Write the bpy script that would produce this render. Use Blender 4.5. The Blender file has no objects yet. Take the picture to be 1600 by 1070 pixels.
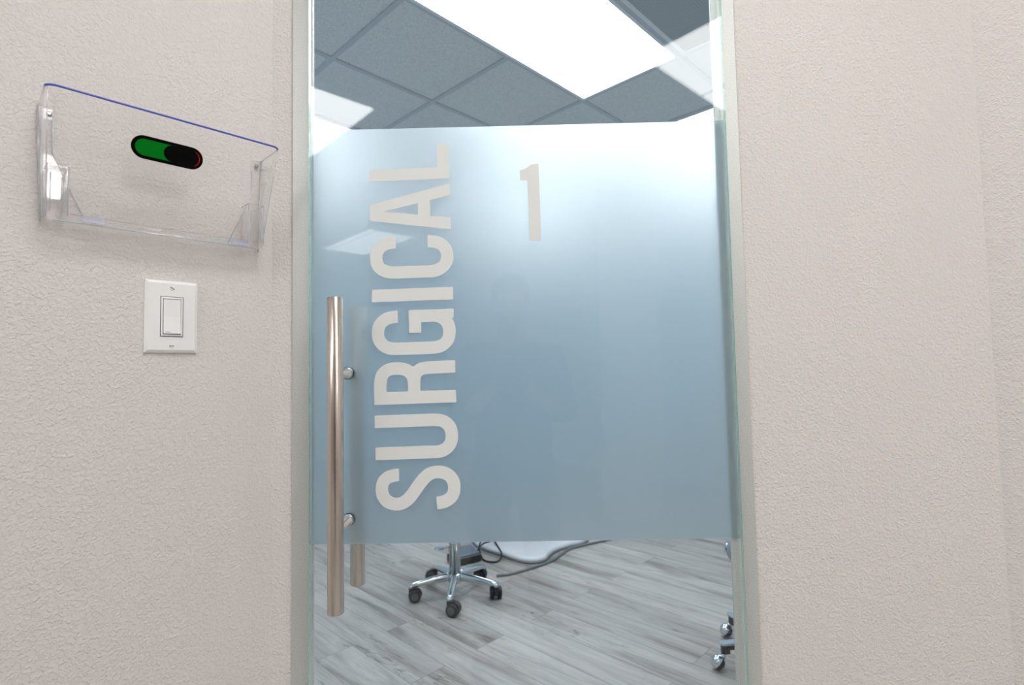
import bpy, bmesh, math, random
from mathutils import Vector, Matrix
random.seed(4)
C = bpy.context.scene
COL = C.collection
sin, cos, pi = math.sin, math.cos, math.pi

# ------------------------------------------------------------------ camera, exposure
CH = 1.25                                   # eye height
FPX = 838.0                                 # focal length in pixels of a 1600 px wide frame
pitch, roll, yaw = 0.0519307, -0.0194852, -0.0115750
fw = Vector((sin(yaw)*cos(pitch), cos(yaw)*cos(pitch), sin(pitch)))
rt0 = Vector((cos(yaw), -sin(yaw), 0)); up0 = rt0.cross(fw)
rt = cos(roll)*rt0 + sin(roll)*up0; up = -sin(roll)*rt0 + cos(roll)*up0
cam = bpy.data.cameras.new('camera'); camo = bpy.data.objects.new('camera', cam); COL.objects.link(camo)
m = Matrix.Identity(4)
for i in range(3):
    m[i][0] = rt[i]; m[i][1] = up[i]; m[i][2] = -fw[i]
m.translation = Vector((0, 0, CH)); camo.matrix_world = m
cam.sensor_width = 36; cam.lens = FPX/1600*36; cam.clip_start = 0.01
cam.dof.use_dof = True; cam.dof.focus_distance = 1.0; cam.dof.aperture_fstop = 5.6
C.camera = camo
w = bpy.data.worlds.new('world'); C.world = w; w.use_nodes = True
w.node_tree.nodes['Background'].inputs[0].default_value = (0.75, 0.85, 1, 1)
w.node_tree.nodes['Background'].inputs[1].default_value = 0.2
C.view_settings.view_transform = 'Standard'; C.view_settings.look = 'None'
C.view_settings.gamma = 1; C.view_settings.use_curve_mapping = False
C.view_settings.exposure = 0.62
C.cycles.use_denoising = True
C.cycles.max_bounces = 14; C.cycles.diffuse_bounces = 5; C.cycles.glossy_bounces = 6
C.cycles.transmission_bounces = 8; C.cycles.transparent_max_bounces = 40
C.cycles.caustics_reflective = True; C.cycles.caustics_refractive = True
C.cycles.sample_clamp_indirect = 8
PANEL_HALL = 7.8
PANEL_ROOM = 7.1

# ------------------------------------------------------------------ the grid the building follows
G = 0.7572809                               # angle between the door's normal and the long walls
Bd = Vector((sin(G), cos(G), 0)); Ad = Vector((-cos(G), sin(G), 0))
ROT = math.atan2(Bd.y, Bd.x)                # local x -> B, local y -> A
CEIL = CH + 1.54
def P(b, a, z=0.0):
    v = Bd*b + Ad*a; return Vector((v.x, v.y, z))

# ------------------------------------------------------------------ materials
def newmat(name):
    mt = bpy.data.materials.new(name); mt.use_nodes = True
    nt = mt.node_tree; nt.nodes.clear()
    out = nt.nodes.new('ShaderNodeOutputMaterial')
    return mt, nt, out
def N(nt, kind, **kw):
    n = nt.nodes.new(kind)
    for k, v in kw.items():
        if k in n.inputs: n.inputs[k].default_value = v
        else: setattr(n, k, v)
    return n
def pbr(name, col, rough=.5, metal=0.0, bump=None, var=None, spec=.5, coat=0):
    mt, nt, out = newmat(name)
    p = N(nt, 'ShaderNodeBsdfPrincipled'); L = nt.links.new
    p.inputs['Base Color'].default_value = (*col, 1); p.inputs['Roughness'].default_value = rough
    p.inputs['Metallic'].default_value = metal; p.inputs['Specular IOR Level'].default_value = spec
    p.inputs['Coat Weight'].default_value = coat
    tc = N(nt, 'ShaderNodeTexCoord')
    if var:
        n = N(nt, 'ShaderNodeTexNoise'); n.inputs['Scale'].default_value = var[0]; n.inputs['Detail'].default_value = 4
        mx = N(nt, 'ShaderNodeMixRGB'); mx.blend_type = 'MULTIPLY'; mx.inputs[0].default_value = 1
        mr = N(nt, 'ShaderNodeMapRange'); mr.inputs[3].default_value = 1-var[1]; mr.inputs[4].default_value = 1+var[1]*.3
        L(tc.outputs['Object'], n.inputs['Vector']); L(n.outputs['Fac'], mr.inputs[0]); L(mr.outputs[0], mx.inputs[2])
        mx.inputs[1].default_value = (*col, 1); L(mx.outputs[0], p.inputs['Base Color'])
    if bump:
        n = N(nt, 'ShaderNodeTexNoise'); n.inputs['Scale'].default_value = bump[0]; n.inputs['Detail'].default_value = 3
        b = N(nt, 'ShaderNodeBump'); b.inputs['Strength'].default_value = bump[1]; b.inputs['Distance'].default_value = bump[2]
        L(tc.outputs['Object'], n.inputs['Vector']); L(n.outputs['Fac'], b.inputs['Height']); L(b.outputs[0], p.inputs['Normal'])
    L(p.outputs[0], out.inputs[0]); return mt
def wall_paint(name, col, s=1.0):
    """painted orange-peel plaster"""
    mt, nt, out = newmat(name); L = nt.links.new
    p = N(nt, 'ShaderNodeBsdfPrincipled'); p.inputs['Base Color'].default_value = (*col, 1)
    p.inputs['Roughness'].default_value = .62; p.inputs['Specular IOR Level'].default_value = .35
    tc = N(nt, 'ShaderNodeTexCoord')
    n1 = N(nt, 'ShaderNodeTexNoise'); n1.inputs['Scale'].default_value = 210*s; n1.inputs['Detail'].default_value = 2.5; n1.inputs['Distortion'].default_value = .6
    n2 = N(nt, 'ShaderNodeTexNoise'); n2.inputs['Scale'].default_value = 75*s; n2.inputs['Detail'].default_value = 2
    r1 = N(nt, 'ShaderNodeMapRange'); r1.inputs[1].default_value = .40; r1.inputs[2].default_value = .72; r1.interpolation_type = 'SMOOTHSTEP'
    ad = N(nt, 'ShaderNodeMath', operation='MULTIPLY_ADD'); ad.inputs[1].default_value = .7
    b = N(nt, 'ShaderNodeBump'); b.inputs['Strength'].default_value = .75; b.inputs['Distance'].default_value = .0016
    L(tc.outputs['Object'], n1.inputs['Vector']); L(tc.outputs['Object'], n2.inputs['Vector'])
    L(n1.outputs['Fac'], r1.inputs[0]); L(r1.outputs[0], ad.inputs[0]); L(n2.outputs['Fac'], ad.inputs[2])
    L(ad.outputs[0], b.inputs['Height']); L(b.outputs[0], p.inputs['Normal']); L(p.outputs[0], out.inputs[0])
    return mt
def thin_clear(name, tint, f0=.04, rough=0.0, haze=0.0, hazecol=(.9, .9, .92)):
    """clear sheet: tinted see-through plus a Schlick reflection at each surface"""
    mt, nt, out = newmat(name); L = nt.links.new
    geo = N(nt, 'ShaderNodeNewGeometry')
    dt = N(nt, 'ShaderNodeVectorMath', operation='DOT_PRODUCT')
    ab = N(nt, 'ShaderNodeMath', operation='ABSOLUTE'); om = N(nt, 'ShaderNodeMath', operation='SUBTRACT'); om.inputs[0].default_value = 1
    pw = N(nt, 'ShaderNodeMath', operation='POWER'); pw.inputs[1].default_value = 5
    ma = N(nt, 'ShaderNodeMath', operation='MULTIPLY_ADD'); ma.inputs[1].default_value = 1-f0; ma.inputs[2].default_value = f0
    L(geo.outputs['Normal'], dt.inputs[0]); L(geo.outputs['Incoming'], dt.inputs[1]); L(dt.outputs['Value'], ab.inputs[0])
    L(ab.outputs[0], om.inputs[1]); L(om.outputs[0], pw.inputs[0]); L(pw.outputs[0], ma.inputs[0])
    tr = N(nt, 'ShaderNodeBsdfTransparent'); tr.inputs[0].default_value = (*tint, 1)
    gl = N(nt, 'ShaderNodeBsdfGlossy'); gl.inputs['Color'].default_value = (1, 1, 1, 1); gl.inputs['Roughness'].default_value = rough
    base = tr
    if haze:
        df = N(nt, 'ShaderNodeBsdfDiffuse'); df.inputs[0].default_value = (*hazecol, 1)
        m2 = N(nt, 'ShaderNodeMixShader'); m2.inputs[0].default_value = haze
        L(tr.outputs[0], m2.inputs[1]); L(df.outputs[0], m2.inputs[2]); base = m2
    mx = N(nt, 'ShaderNodeMixShader'); L(ma.outputs[0], mx.inputs[0]); L(base.outputs[0], mx.inputs[1]); L(gl.outputs[0], mx.inputs[2])
    L(mx.outputs[0], out.inputs[0]); return mt
def emit(name, col, s):
    mt, nt, out = newmat(name); e = N(nt, 'ShaderNodeEmission'); e.inputs[0].default_value = (*col, 1); e.inputs[1].default_value = s
    nt.links.new(e.outputs[0], out.inputs[0]); return mt
def frosted(name):
    """etched vinyl: rough transmission with a little white body"""
    mt, nt, out = newmat(name); L = nt.links.new
    p = N(nt, 'ShaderNodeBsdfPrincipled'); p.inputs['Base Color'].default_value = (.735, .805, .85, 1)
    p.inputs['Transmission Weight'].default_value = 1; p.inputs['Roughness'].default_value = .50; p.inputs['IOR'].default_value = 1.45
    d = N(nt, 'ShaderNodeBsdfDiffuse'); d.inputs[0].default_value = (.62, .78, .86, 1)
    mx = N(nt, 'ShaderNodeMixShader'); mx.inputs[0].default_value = .12
    L(p.outputs[0], mx.inputs[1]); L(d.outputs[0], mx.inputs[2]); L(mx.outputs[0], out.inputs[0]); return mt
def brushed(name, col, rough, axis='h', amt=.25, metal=1.0):
    mt, nt, out = newmat(name); L = nt.links.new
    p = N(nt, 'ShaderNodeBsdfPrincipled'); p.inputs['Metallic'].default_value = metal; p.inputs['Roughness'].default_value = rough
    tc = N(nt, 'ShaderNodeTexCoord'); mp = N(nt, 'ShaderNodeMapping')
    mp.inputs['Scale'].default_value = (8, 8, 900) if axis == "h" else (300, 300, 300)
    n = N(nt, 'ShaderNodeTexNoise'); n.inputs['Scale'].default_value = 1.0 if axis == 'h' else 2.0; n.inputs['Detail'].default_value = 3
    mr = N(nt, 'ShaderNodeMapRange'); mr.inputs[3].default_value = 1-amt; mr.inputs[4].default_value = 1+amt*.5
    mx = N(nt, 'ShaderNodeMixRGB'); mx.blend_type = 'MULTIPLY'; mx.inputs[0].default_value = 1; mx.inputs[1].default_value = (*col, 1)
    b = N(nt, 'ShaderNodeBump'); b.inputs['Strength'].default_value = .25 if axis == 'n' else 0.0; b.inputs['Distance'].default_value = .0004
    L(tc.outputs['Object'], mp.inputs[0]); L(mp.outputs[0], n.inputs['Vector']); L(n.outputs['Fac'], mr.inputs[0])
    L(mr.outputs[0], mx.inputs[2]); L(mx.outputs[0], p.inputs['Base Color'])
    L(n.outputs['Fac'], b.inputs['Height']); L(b.outputs[0], p.inputs['Normal'])
    L(p.outputs[0], out.inputs[0]); return mt
def planks(name):
    mt, nt, out = newmat(name); L = nt.links.new
    p = N(nt, 'ShaderNodeBsdfPrincipled'); p.inputs['Roughness'].default_value = .42; p.inputs['Specular IOR Level'].default_value = .4
    tc = N(nt, 'ShaderNodeTexCoord')
    mp = N(nt, 'ShaderNodeMapping'); mp.inputs['Rotation'].default_value = (0, 0, -(ROT+pi/2)); mp.inputs['Location'].default_value = (.13, .05, 0)
    br = N(nt, 'ShaderNodeTexBrick'); br.offset = .37; br.squash = 1
    br.inputs['Scale'].default_value = 1; br.inputs['Brick Width'].default_value = 1.22; br.inputs['Row Height'].default_value = .178
    br.inputs['Mortar Size'].default_value = .0011; br.inputs['Mortar Smooth'].default_value = .2; br.inputs['Bias'].default_value = 0
    br.inputs['Color1'].default_value = (0, 0, 0, 1); br.inputs['Color2'].default_value = (1, 1, 1, 1); br.inputs['Mortar'].default_value = (.5, .5, .5, 1)
    L(tc.outputs['Object'], mp.inputs[0]); L(mp.outputs[0], br.inputs['Vector'])
    # a shift per plank so that grain breaks at the joints
    sc = N(nt, 'ShaderNodeVectorMath', operation='SCALE'); sc.inputs['Scale'].default_value = 9.0
    ad = N(nt, 'ShaderNodeVectorMath', operation='ADD')
    L(br.outputs['Color'], sc.inputs[0]); L(mp.outputs[0], ad.inputs[0]); L(sc.outputs[0], ad.inputs[1])
    def grain(scx, scy, detail, dist, ro=.6):
        q = N(nt, 'ShaderNodeMapping'); q.inputs['Scale'].default_value = (scx, scy, 1)
        n = N(nt, 'ShaderNodeTexNoise'); n.inputs['Scale'].default_value = 1; n.inputs['Detail'].default_value = detail
        n.inputs['Distortion'].default_value = dist; n.inputs['Roughness'].default_value = ro
        L(ad.outputs[0], q.inputs[0]); L(q.outputs[0], n.inputs['Vector']); return n
    g1 = grain(1.3, 11, 5, .8); g2 = grain(5, 90, 4, .3); g3 = grain(2.2, 18, 6, 1.6, .7)
    r1 = N(nt, 'ShaderNodeValToRGB'); e = r1.color_ramp.elements
    e[0].position = .33; e[0].color = (.26, .237, .217, 1); e[1].position = .62; e[1].color = (.50, .482, .462, 1)
    e2 = e.new(.47); e2.color = (.41, .39, .372, 1)
    L(g1.outputs['Fac'], r1.inputs[0])
    m1 = N(nt, 'ShaderNodeMixRGB'); m1.blend_type = 'MULTIPLY'; m1.inputs[0].default_value = .55
    r2 = N(nt, 'ShaderNodeMapRange'); r2.inputs[1].default_value = .3; r2.inputs[2].default_value = .7; r2.inputs[3].default_value = .72; r2.inputs[4].default_value = 1.12
    L(g2.outputs['Fac'], r2.inputs[0]); L(r1.outputs[0], m1.inputs[1]); L(r2.outputs[0], m1.inputs[2])
    r3 = N(nt, 'ShaderNodeValToRGB'); r3.color_ramp.elements[0].position = .30; r3.color_ramp.elements[0].color = (.42, .39, .37, 1)
    r3.color_ramp.elements[1].position = .40; r3.color_ramp.elements[1].color = (1, 1, 1, 1)
    L(g3.outputs['Fac'], r3.inputs[0])
    m2 = N(nt, 'ShaderNodeMixRGB'); m2.blend_type = 'MULTIPLY'; m2.inputs[0].default_value = .8
    L(m1.outputs[0], m2.inputs[1]); L(r3.outputs[0], m2.inputs[2])
    g4 = grain(1.1, 9, 3, 2.2, .5)          # thin dark cracks and knots
    rc = N(nt, 'ShaderNodeMath', operation='SUBTRACT'); rc.inputs[1].default_value = .5
    ra_ = N(nt, 'ShaderNodeMath', operation='ABSOLUTE'); L(g4.outputs['Fac'], rc.inputs[0]); L(rc.outputs[0], ra_.inputs[0])
    gm = grain(.9, 3.5, 2, .5); rk_ = N(nt, 'ShaderNodeMapRange'); rk_.inputs[1].default_value = .50; rk_.inputs[2].default_value = .62; rk_.inputs[3].default_value = .0005; rk_.inputs[4].default_value = .016
    L(gm.outputs['Fac'], rk_.inputs[0])
    lt = N(nt, 'ShaderNodeMath', operation='DIVIDE'); L(ra_.outputs[0], lt.inputs[0]); L(rk_.outputs[0], lt.inputs[1])
    rl = N(nt, 'ShaderNodeMapRange'); rl.inputs[1].default_value = .2; rl.inputs[2].default_value = 1.0; rl.inputs[3].default_value = .55; rl.inputs[4].default_value = 1.0
    L(lt.outputs[0], rl.inputs[0])
    m2b = N(nt, 'ShaderNodeMixRGB'); m2b.blend_type = 'MULTIPLY'; m2b.inputs[0].default_value = 1
    L(m2.outputs[0], m2b.inputs[1]); L(rl.outputs[0], m2b.inputs[2]); m2 = m2b
    # plank to plank shade
    rp = N(nt, 'ShaderNodeMapRange'); rp.inputs[3].default_value = .86; rp.inputs[4].default_value = 1.10
    m3 = N(nt, 'ShaderNodeMixRGB'); m3.blend_type = 'MULTIPLY'; m3.inputs[0].default_value = 1
    L(br.outputs['Color'], rp.inputs[0]); L(m2.outputs[0], m3.inputs[1]); L(rp.outputs[0], m3.inputs[2])
    m4 = N(nt, 'ShaderNodeMixRGB'); m4.inputs[2].default_value = (.15, .14, .135, 1)
    L(br.outputs['Fac'], m4.inputs[0]); L(m3.outputs[0], m4.inputs[1]); L(m4.outputs[0], p.inputs['Base Color'])
    b = N(nt, 'ShaderNodeBump'); b.inputs['Strength'].default_value = .2; b.inputs['Distance'].default_value = .001
    L(g2.outputs['Fac'], b.inputs['Height']); L(b.outputs[0], p.inputs['Normal'])
    L(p.outputs[0], out.inputs[0]); return mt
def perforated(name):
    mt, nt, out = newmat(name); L = nt.links.new
    p = N(nt, 'ShaderNodeBsdfPrincipled'); p.inputs['Roughness'].default_value = .5
    tc = N(nt, 'ShaderNodeTexCoord'); v = N(nt, 'ShaderNodeTexVoronoi'); v.inputs['Scale'].default_value = 85; v.inputs['Randomness'].default_value = 0
    r = N(nt, 'ShaderNodeValToRGB'); r.color_ramp.elements[0].position = .40; r.color_ramp.elements[0].color = (.02, .02, .022, 1)
    r.color_ramp.elements[1].position = .47; r.color_ramp.elements[1].color = (.42, .43, .44, 1)
    L(tc.outputs['Object'], v.inputs['Vector']); L(v.outputs['Distance'], r.inputs[0]); L(r.outputs[0], p.inputs['Base Color'])
    L(p.outputs[0], out.inputs[0]); return mt

M = dict(
    hall=wall_paint('hall paint', (.735, .70, .678)),
    room=wall_paint('room paint', (.46, .60, .69)),
    tile=pbr('ceiling tile', (.87, .86, .845), .9, bump=(260, .5, .002), var=(140, .42)),
    tbar=pbr('ceiling tee bar', (.55, .57, .59), .5),
    floor=planks('grey oak plank'),
    alu=brushed('satin aluminium', (.68, .70, .68), .5, 'n', .5, .45),
    steel=brushed('brushed steel bar', (.66, .59, .53), .24, 'h', .22),
    fitting=pbr('polished fitting', (.72, .74, .74), .12, 1),
    rubber=pbr('black rubber', (.012, .012, .013), .45),
    glass=thin_clear('clear glass', (.975, .99, .992), .028),
    gedge=thin_clear('green glass edge', (.55, .82, .78), .08, .15, .35, (.55, .85, .80)),
    film=frosted('frosted film'),
    letter=pbr('pale vinyl', (.76, .785, .77), .55),
    plastic=thin_clear('clear acrylic', (.994, .994, .995), .035, .02, .006),
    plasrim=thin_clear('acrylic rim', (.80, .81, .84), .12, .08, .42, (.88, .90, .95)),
    blue=pbr('blue edge', (.07, .11, .55), .3),
    lav=thin_clear('tape', (.8, .8, .86), .05, .3, .45, (.72, .74, .90)),
    screw=pbr('screw metal', (.45, .45, .45), .3, 1),
    black=pbr('black print', (.002, .002, .002), .6, spec=.05),
    green=pbr('green field', (.0, .20, .012), .6, spec=.05),
    red=pbr('red field', (.55, .012, .006), .5, spec=.05),
    white=pbr('white switch plastic', (.87, .88, .88), .30, coat=.2),
    gap=pbr('switch gap', (.22, .19, .16), .7),
    lit_room=emit('room light diffuser', (.97, .985, 1), PANEL_ROOM),
    lit_hall=emit('hall light diffuser', (1, .985, .965), PANEL_HALL),
    lit_far=emit('dimmed hall light diffuser', (1, .985, .965), PANEL_HALL*.3),
    lframe=pbr('light frame', (.78, .78, .78), .4),
    vent=perforated('perforated vent'),
    chrome=pbr('chrome', (.70, .72, .735), .07, 1),
    darkp=pbr('dark plastic', (.022, .023, .027), .38),
    wheelhub=pbr('wheel hub', (.10, .095, .09), .45),
    vinylg=pbr('grey vinyl', (.20, .24, .28), .5),
    chairb=pbr('pale upholstery', (.42, .55, .66), .5),
    whitep=pbr('white enamel', (.78, .79, .82), .16, coat=.5),
    pedal=pbr('pedal top', (.11, .15, .20), .35),
    hose=pbr('grey hose', (.17, .19, .20), .4),
    cart=pbr('cart enamel', (.66, .66, .64), .4),
    toe=pbr('dark toe', (.03, .03, .03), .6),
    skin=pbr('skin', (.55, .36, .27), .5), hair=pbr('dark hair', (.03, .02, .015), .6),
    shirt=pbr('charcoal shirt', (.055, .06, .075), .8), trousers=pbr('dark trousers', (.03, .035, .05), .8),
    shoe=pbr('black shoe', (.015, .015, .015), .5),
)

# ------------------------------------------------------------------ mesh helpers
class MB:
    def __init__(s): s.bm = bmesh.new()
    def quad(s, a, b, c, d, mi=0):
        f = s.bm.faces.new([s.bm.verts.new(Vector(v)) for v in (a, b, c, d)]); f.material_index = mi; return s
    def box(s, lo, hi, mi=0, mat=None, bev=0, seg=2, mis=None):
        x0, y0, z0 = lo; x1, y1, z1 = hi
        tmp = bmesh.new()
        vs = [tmp.verts.new(v) for v in ((x0,y0,z0),(x1,y0,z0),(x1,y1,z0),(x0,y1,z0),(x0,y0,z1),(x1,y0,z1),(x1,y1,z1),(x0,y1,z1))]
        order = [(0,3,2,1),(4,5,6,7),(0,1,5,4),(1,2,6,5),(2,3,7,6),(3,0,4,7)]   # bottom top front right back left
        for k, f in enumerate(order):
            g = tmp.faces.new([vs[i] for i in f]); g.material_index = mis[k] if mis else mi
        if bev: bmesh.ops.bevel(tmp, geom=tmp.edges[:], offset=bev, segments=seg, affect='EDGES', profile=.5)
        return s.merge(tmp, mat)
    def merge(s, tmp, mat=None):
        if mat: bmesh.ops.transform(tmp, matrix=mat, verts=tmp.verts[:])
        me = bpy.data.meshes.new('t'); tmp.to_mesh(me); tmp.free(); s.bm.from_mesh(me); bpy.data.meshes.remove(me); return s
    def prism(s, pts, y0, y1, mi=0, mat=None):
        """outline in local x,z extruded along y"""
        tmp = bmesh.new(); n = len(pts)
        a = [tmp.verts.new((p[0], y0, p[1])) for p in pts]; b = [tmp.verts.new((p[0], y1, p[1])) for p in pts]
        tmp.faces.new(a); tmp.faces.new(b[::-1])
        for i in range(n): tmp.faces.new((a[i], b[i], b[(i+1) % n], a[(i+1) % n]))
        bmesh.ops.recalc_face_normals(tmp, faces=tmp.faces[:])
        for f in tmp.faces: f.material_index = mi
        return s.merge(tmp, mat)
    def tube(s, pts, r, seg=12, mi=0, cap=True, sx=1.0):
        pts = [Vector(p) for p in pts]; n = len(pts)
        rs = r if isinstance(r, (list, tuple)) else [r]*n
        rings = []; ref = None
        for i, p in enumerate(pts):
            t = (pts[min(i+1, n-1)]-pts[max(i-1, 0)]).normalized()
            if ref is None:
                ref = Vector((0, 0, 1)) if abs(t.z) < .9 else Vector((1, 0, 0))
            u = (ref - t*ref.dot(t)).normalized(); v = t.cross(u); ref = u
            rings.append([s.bm.verts.new(p + u*cos(2*pi*k/seg)*rs[i] + v*sin(2*pi*k/seg)*rs[i]*sx) for k in range(seg)])
        for i in range(n-1):
            for k in range(seg):
                f = s.bm.faces.new((rings[i][k], rings[i][(k+1) % seg], rings[i+1][(k+1) % seg], rings[i+1][k])); f.smooth = True; f.material_index = mi
        if cap:
            for rg, rev in ((rings[0], True), (rings[-1], False)):
                f = s.bm.faces.new(rg[::-1] if rev else rg); f.material_index = mi
        return s
    def lathe(s, prof, c=(0, 0, 0), seg=32, axis='z', mi=0, smooth=True):
        rings = []
        c = Vector(c)
        for r, h in prof:
            ring = []
            for k in range(seg):
                a = 2*pi*k/seg; q = (r*cos(a), r*sin(a), h)
                if axis == 'y': q = (q[0], q[2], -q[1])
                if axis == 'x': q = (q[2], q[0], q[1])
                ring.append(s.bm.verts.new(c+Vector(q)))
            rings.append(ring)
        for i in range(len(rings)-1):
            for k in range(seg):
                f = s.bm.faces.new((rings[i][k], rings[i][(k+1) % seg], rings[i+1][(k+1) % seg], rings[i+1][k])); f.smooth = smooth; f.material_index = mi
        f = s.bm.faces.new(rings[0][::-1]); f.material_index = mi
        f = s.bm.faces.new(rings[-1]); f.material_index = mi
        return s
    def ball(s, c, r, sc=(1, 1, 1), mi=0, seg=20):
        tmp = bmesh.new(); bmesh.ops.create_uvsphere(tmp, u_segments=seg, v_segments=seg//2+2, radius=r)
        for f in tmp.faces: f.smooth = True; f.material_index = mi
        return s.merge(tmp, Matrix.Translation(c) @ Matrix.Diagonal((*sc, 1)))
    def sheet(s, rings, th=0, mi=0):
        """grid of points (rows of equal length) with smooth faces"""
        V = [[s.bm.verts.new(p) for p in row] for row in rings]
        for i in range(len(V)-1):
            for j in range(len(V[0])-1):
                f = s.bm.faces.new((V[i][j], V[i][j+1], V[i+1][j+1], V[i+1][j])); f.smooth = True; f.material_index = mi
        return s
    def build(s, name, mats, parent=None, loc=None, rotz=None, recalc=True):
        if recalc: bmesh.ops.recalc_face_normals(s.bm, faces=s.bm.faces[:])
        me = bpy.data.meshes.new(name); s.bm.to_mesh(me); s.bm.free()
        for mt in (mats if isinstance(mats, (list, tuple)) else [mats]): me.materials.append(mt)
        o = bpy.data.objects.new(name, me); COL.objects.link(o)
        if parent: o.parent = parent
        if loc is not None: o.location = loc
        if rotz is not None: o.rotation_euler = (0, 0, rotz)
        return o
def empty(name, loc=(0, 0, 0), rotz=0, parent=None):
    o = bpy.data.objects.new(name, None); o.empty_display_size = .05; COL.objects.link(o)
    o.location = loc; o.rotation_euler = (0, 0, rotz)
    if parent: o.parent = parent
    return o
def tag(o, label=None, cat=None, group=None, kind=None):
    for k, v in (('label', label), ('category', cat), ('group', group), ('kind', kind)):
        if v: o[k] = v
    return o
def copy_tree(o, parent=None):
    c = o.copy(); COL.objects.link(c)
    if parent: c.parent = parent
    for ch in [x for x in bpy.data.objects if x.parent == o]: copy_tree(ch, c)
    return c

# ------------------------------------------------------------------ the setting
def struct(o, label, cat):
    return tag(o, label, cat, kind='structure')
TH = .10
XL, XR, YD = -.466, .880, 1.0058             # hall side face of the door wall
JL0, JL1, JR0, JR1 = -.4245, -.385, .381, .4265
TOP = 2.16
# wall that holds the door (three pieces joined around the opening)
mb = MB()
mb.box((XL, YD, 0), (JL0+.002, YD+TH, CEIL+.02)); mb.box((JR1-.002, YD, 0), (XR, YD+TH, CEIL+.02)); mb.box((JL0+.002, YD, TOP+.036), (JR1-.002, YD+TH, CEIL+.02))
struct(mb.build('wall_front', M['hall']), 'beige textured wall around the frosted glass door', 'wall')
aL = Vector((XL, YD, 0)).dot(Ad); bL = Vector((XL, YD, 0)).dot(Bd)
aR = Vector((XR, YD, 0)).dot(Ad); bR = Vector((XR, YD, 0)).dot(Bd)
# left wall, parallel to B; local frame x=B y=A
struct(MB().box((-6.0, aL, 0), (bL, aL+TH, CEIL+.02)).build('wall_left', M['hall'], rotz=ROT), 'beige textured wall carrying the file pocket and the switch', 'wall')
struct(MB().box((bR, -4.0, 0), (bR+TH, aR, CEIL+.02)).build('wall_right', M['hall'], rotz=ROT), 'beige textured wall at the right edge, beyond the corner', 'wall')
struct(MB().box((-6.0-TH, -4.0, 0), (-6.0, aL, CEIL+.02)).build('wall_hall_end', M['hall'], rotz=ROT), 'beige wall closing the hall', 'wall')
struct(MB().box((-6.0, -4.0-TH, 0), (bR, -4.0, CEIL+.02)).build('wall_hall_back', M['hall'], rotz=ROT), 'beige wall at the back of the hall', 'wall')
# hall pillar, mirrored in the glass
struct(MB().box((.69, -2.75, 0), (1.19, -2.53, CEIL-.001)).build('wall_pillar', M['hall']), 'beige pillar in the hall behind the viewer', 'pillar')
# room behind the door
ra, rb = aR + .17, bL + .17
AMAX, BMAX = 4.8, 4.9
yb = YD + TH
pL = Vector((XL, yb, 0)); pR = Vector((XR, yb, 0))
bLr, aRr = pL.dot(Bd), pR.dot(Ad)
struct(MB().box((bLr-TH, pL.dot(Ad), 0), (bLr, AMAX, CEIL)).build('wall_room_left', M['room'], rotz=ROT), 'pale blue wall of the treatment room, left', 'wall')
struct(MB().box((pR.dot(Bd), aRr-TH, 0), (BMAX, aRr, CEIL)).build('wall_room_right', M['room'], rotz=ROT), 'pale blue wall of the treatment room, right', 'wall')
struct(MB().box((bLr, AMAX, 0), (BMAX, AMAX+TH, CEIL)).build('wall_room_back', M['room'], rotz=ROT), 'pale blue far wall of the treatment room', 'wall')
struct(MB().box((BMAX, aRr, 0), (BMAX+TH, AMAX, CEIL)).build('wall_room_far', M['room'], rotz=ROT), 'pale blue end wall of the treatment room', 'wall')
struct(MB().box((-7, -7, -.05), (7, 7, 0)).build('floor', M['floor']), 'grey oak plank floor', 'floor')
struct(MB().box((-7, -7, CEIL), (7, 7, CEIL+.05)).build('ceiling', M['tile']), 'suspended ceiling of speckled white tiles', 'ceiling')
# tee bars of the ceiling grid
A0, B0, TA, TB = 1.17, 1.236, .604, .610
mb = MB()
for k in range(-1, 7):
    a = A0 + TA*k
    if aRr < a < AMAX: mb.box((bLr, a-.012, CEIL-.007), (BMAX, a+.012, CEIL+.001))
for k in range(-1, 7):
    b = B0 + TB*k
    if bLr < b < BMAX: mb.box((b-.012, aRr, CEIL-.0065), (b+.012, AMAX, CEIL+.001))
struct(mb.build('trim_1', M['tbar'], rotz=ROT), 'tee bars of the treatment room ceiling', 'ceiling grid')
HC = Vector((.61, -.60, 0)); ha, hb = HC.dot(Ad), HC.dot(Bd)
mb = MB()
for k in range(-7, 3):
    a = ha + TA*k
    if -4 < a < aL: mb.box((-6, a-.012, CEIL-.007), (min(bR, bL) if a > aR else bR, a+.012, CEIL+.001))
for k in range(-10, 3):
    b = hb + TB*k
    if -6 < b < bR: mb.box((b-.012, -4, CEIL-.0065), (b+.012, min(aL, aL if b < bL else aR), CEIL+.001))
struct(mb.build('trim_2', M['tbar'], rotz=ROT), 'tee bars of the hall ceiling', 'ceiling grid')

# aluminium door frame: two jambs and a head
mb = MB()
mb.box((JL0, 1.000, 0), (JL1, 1.0055, TOP), bev=.0012)
mb.box((JR0, 1.000, 0), (JR1, 1.0055, TOP), bev=.0012)
mb.box((JL0, 1.000, TOP), (JR1, 1.0055, TOP+.04), bev=.0012)
struct(mb.build('trim_3', M['alu']), 'satin aluminium frame around the glass door', 'door frame')

# ------------------------------------------------------------------ glass door
GL0, GL1, GY0, GY1 = -.387, .3965, .985, .995
door = tag(empty('door_1', (0, 0, 0)), 'frosted glass door lettered SURGICAL 1', 'door', kind='structure')
g = MB().box((GL0, GY0, .012), (GL1, GY1, TOP+.01), mis=[1, 1, 0, 1, 0, 1]).build('glass_panel', [M['glass'], M['gedge']], door)
MB().box((GL0+.0015, GY1+.0003, CH-.3115), (GL1-.0005, GY1+.0011, CH+.4635)).build('frosted_film', M['film'], door)

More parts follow.
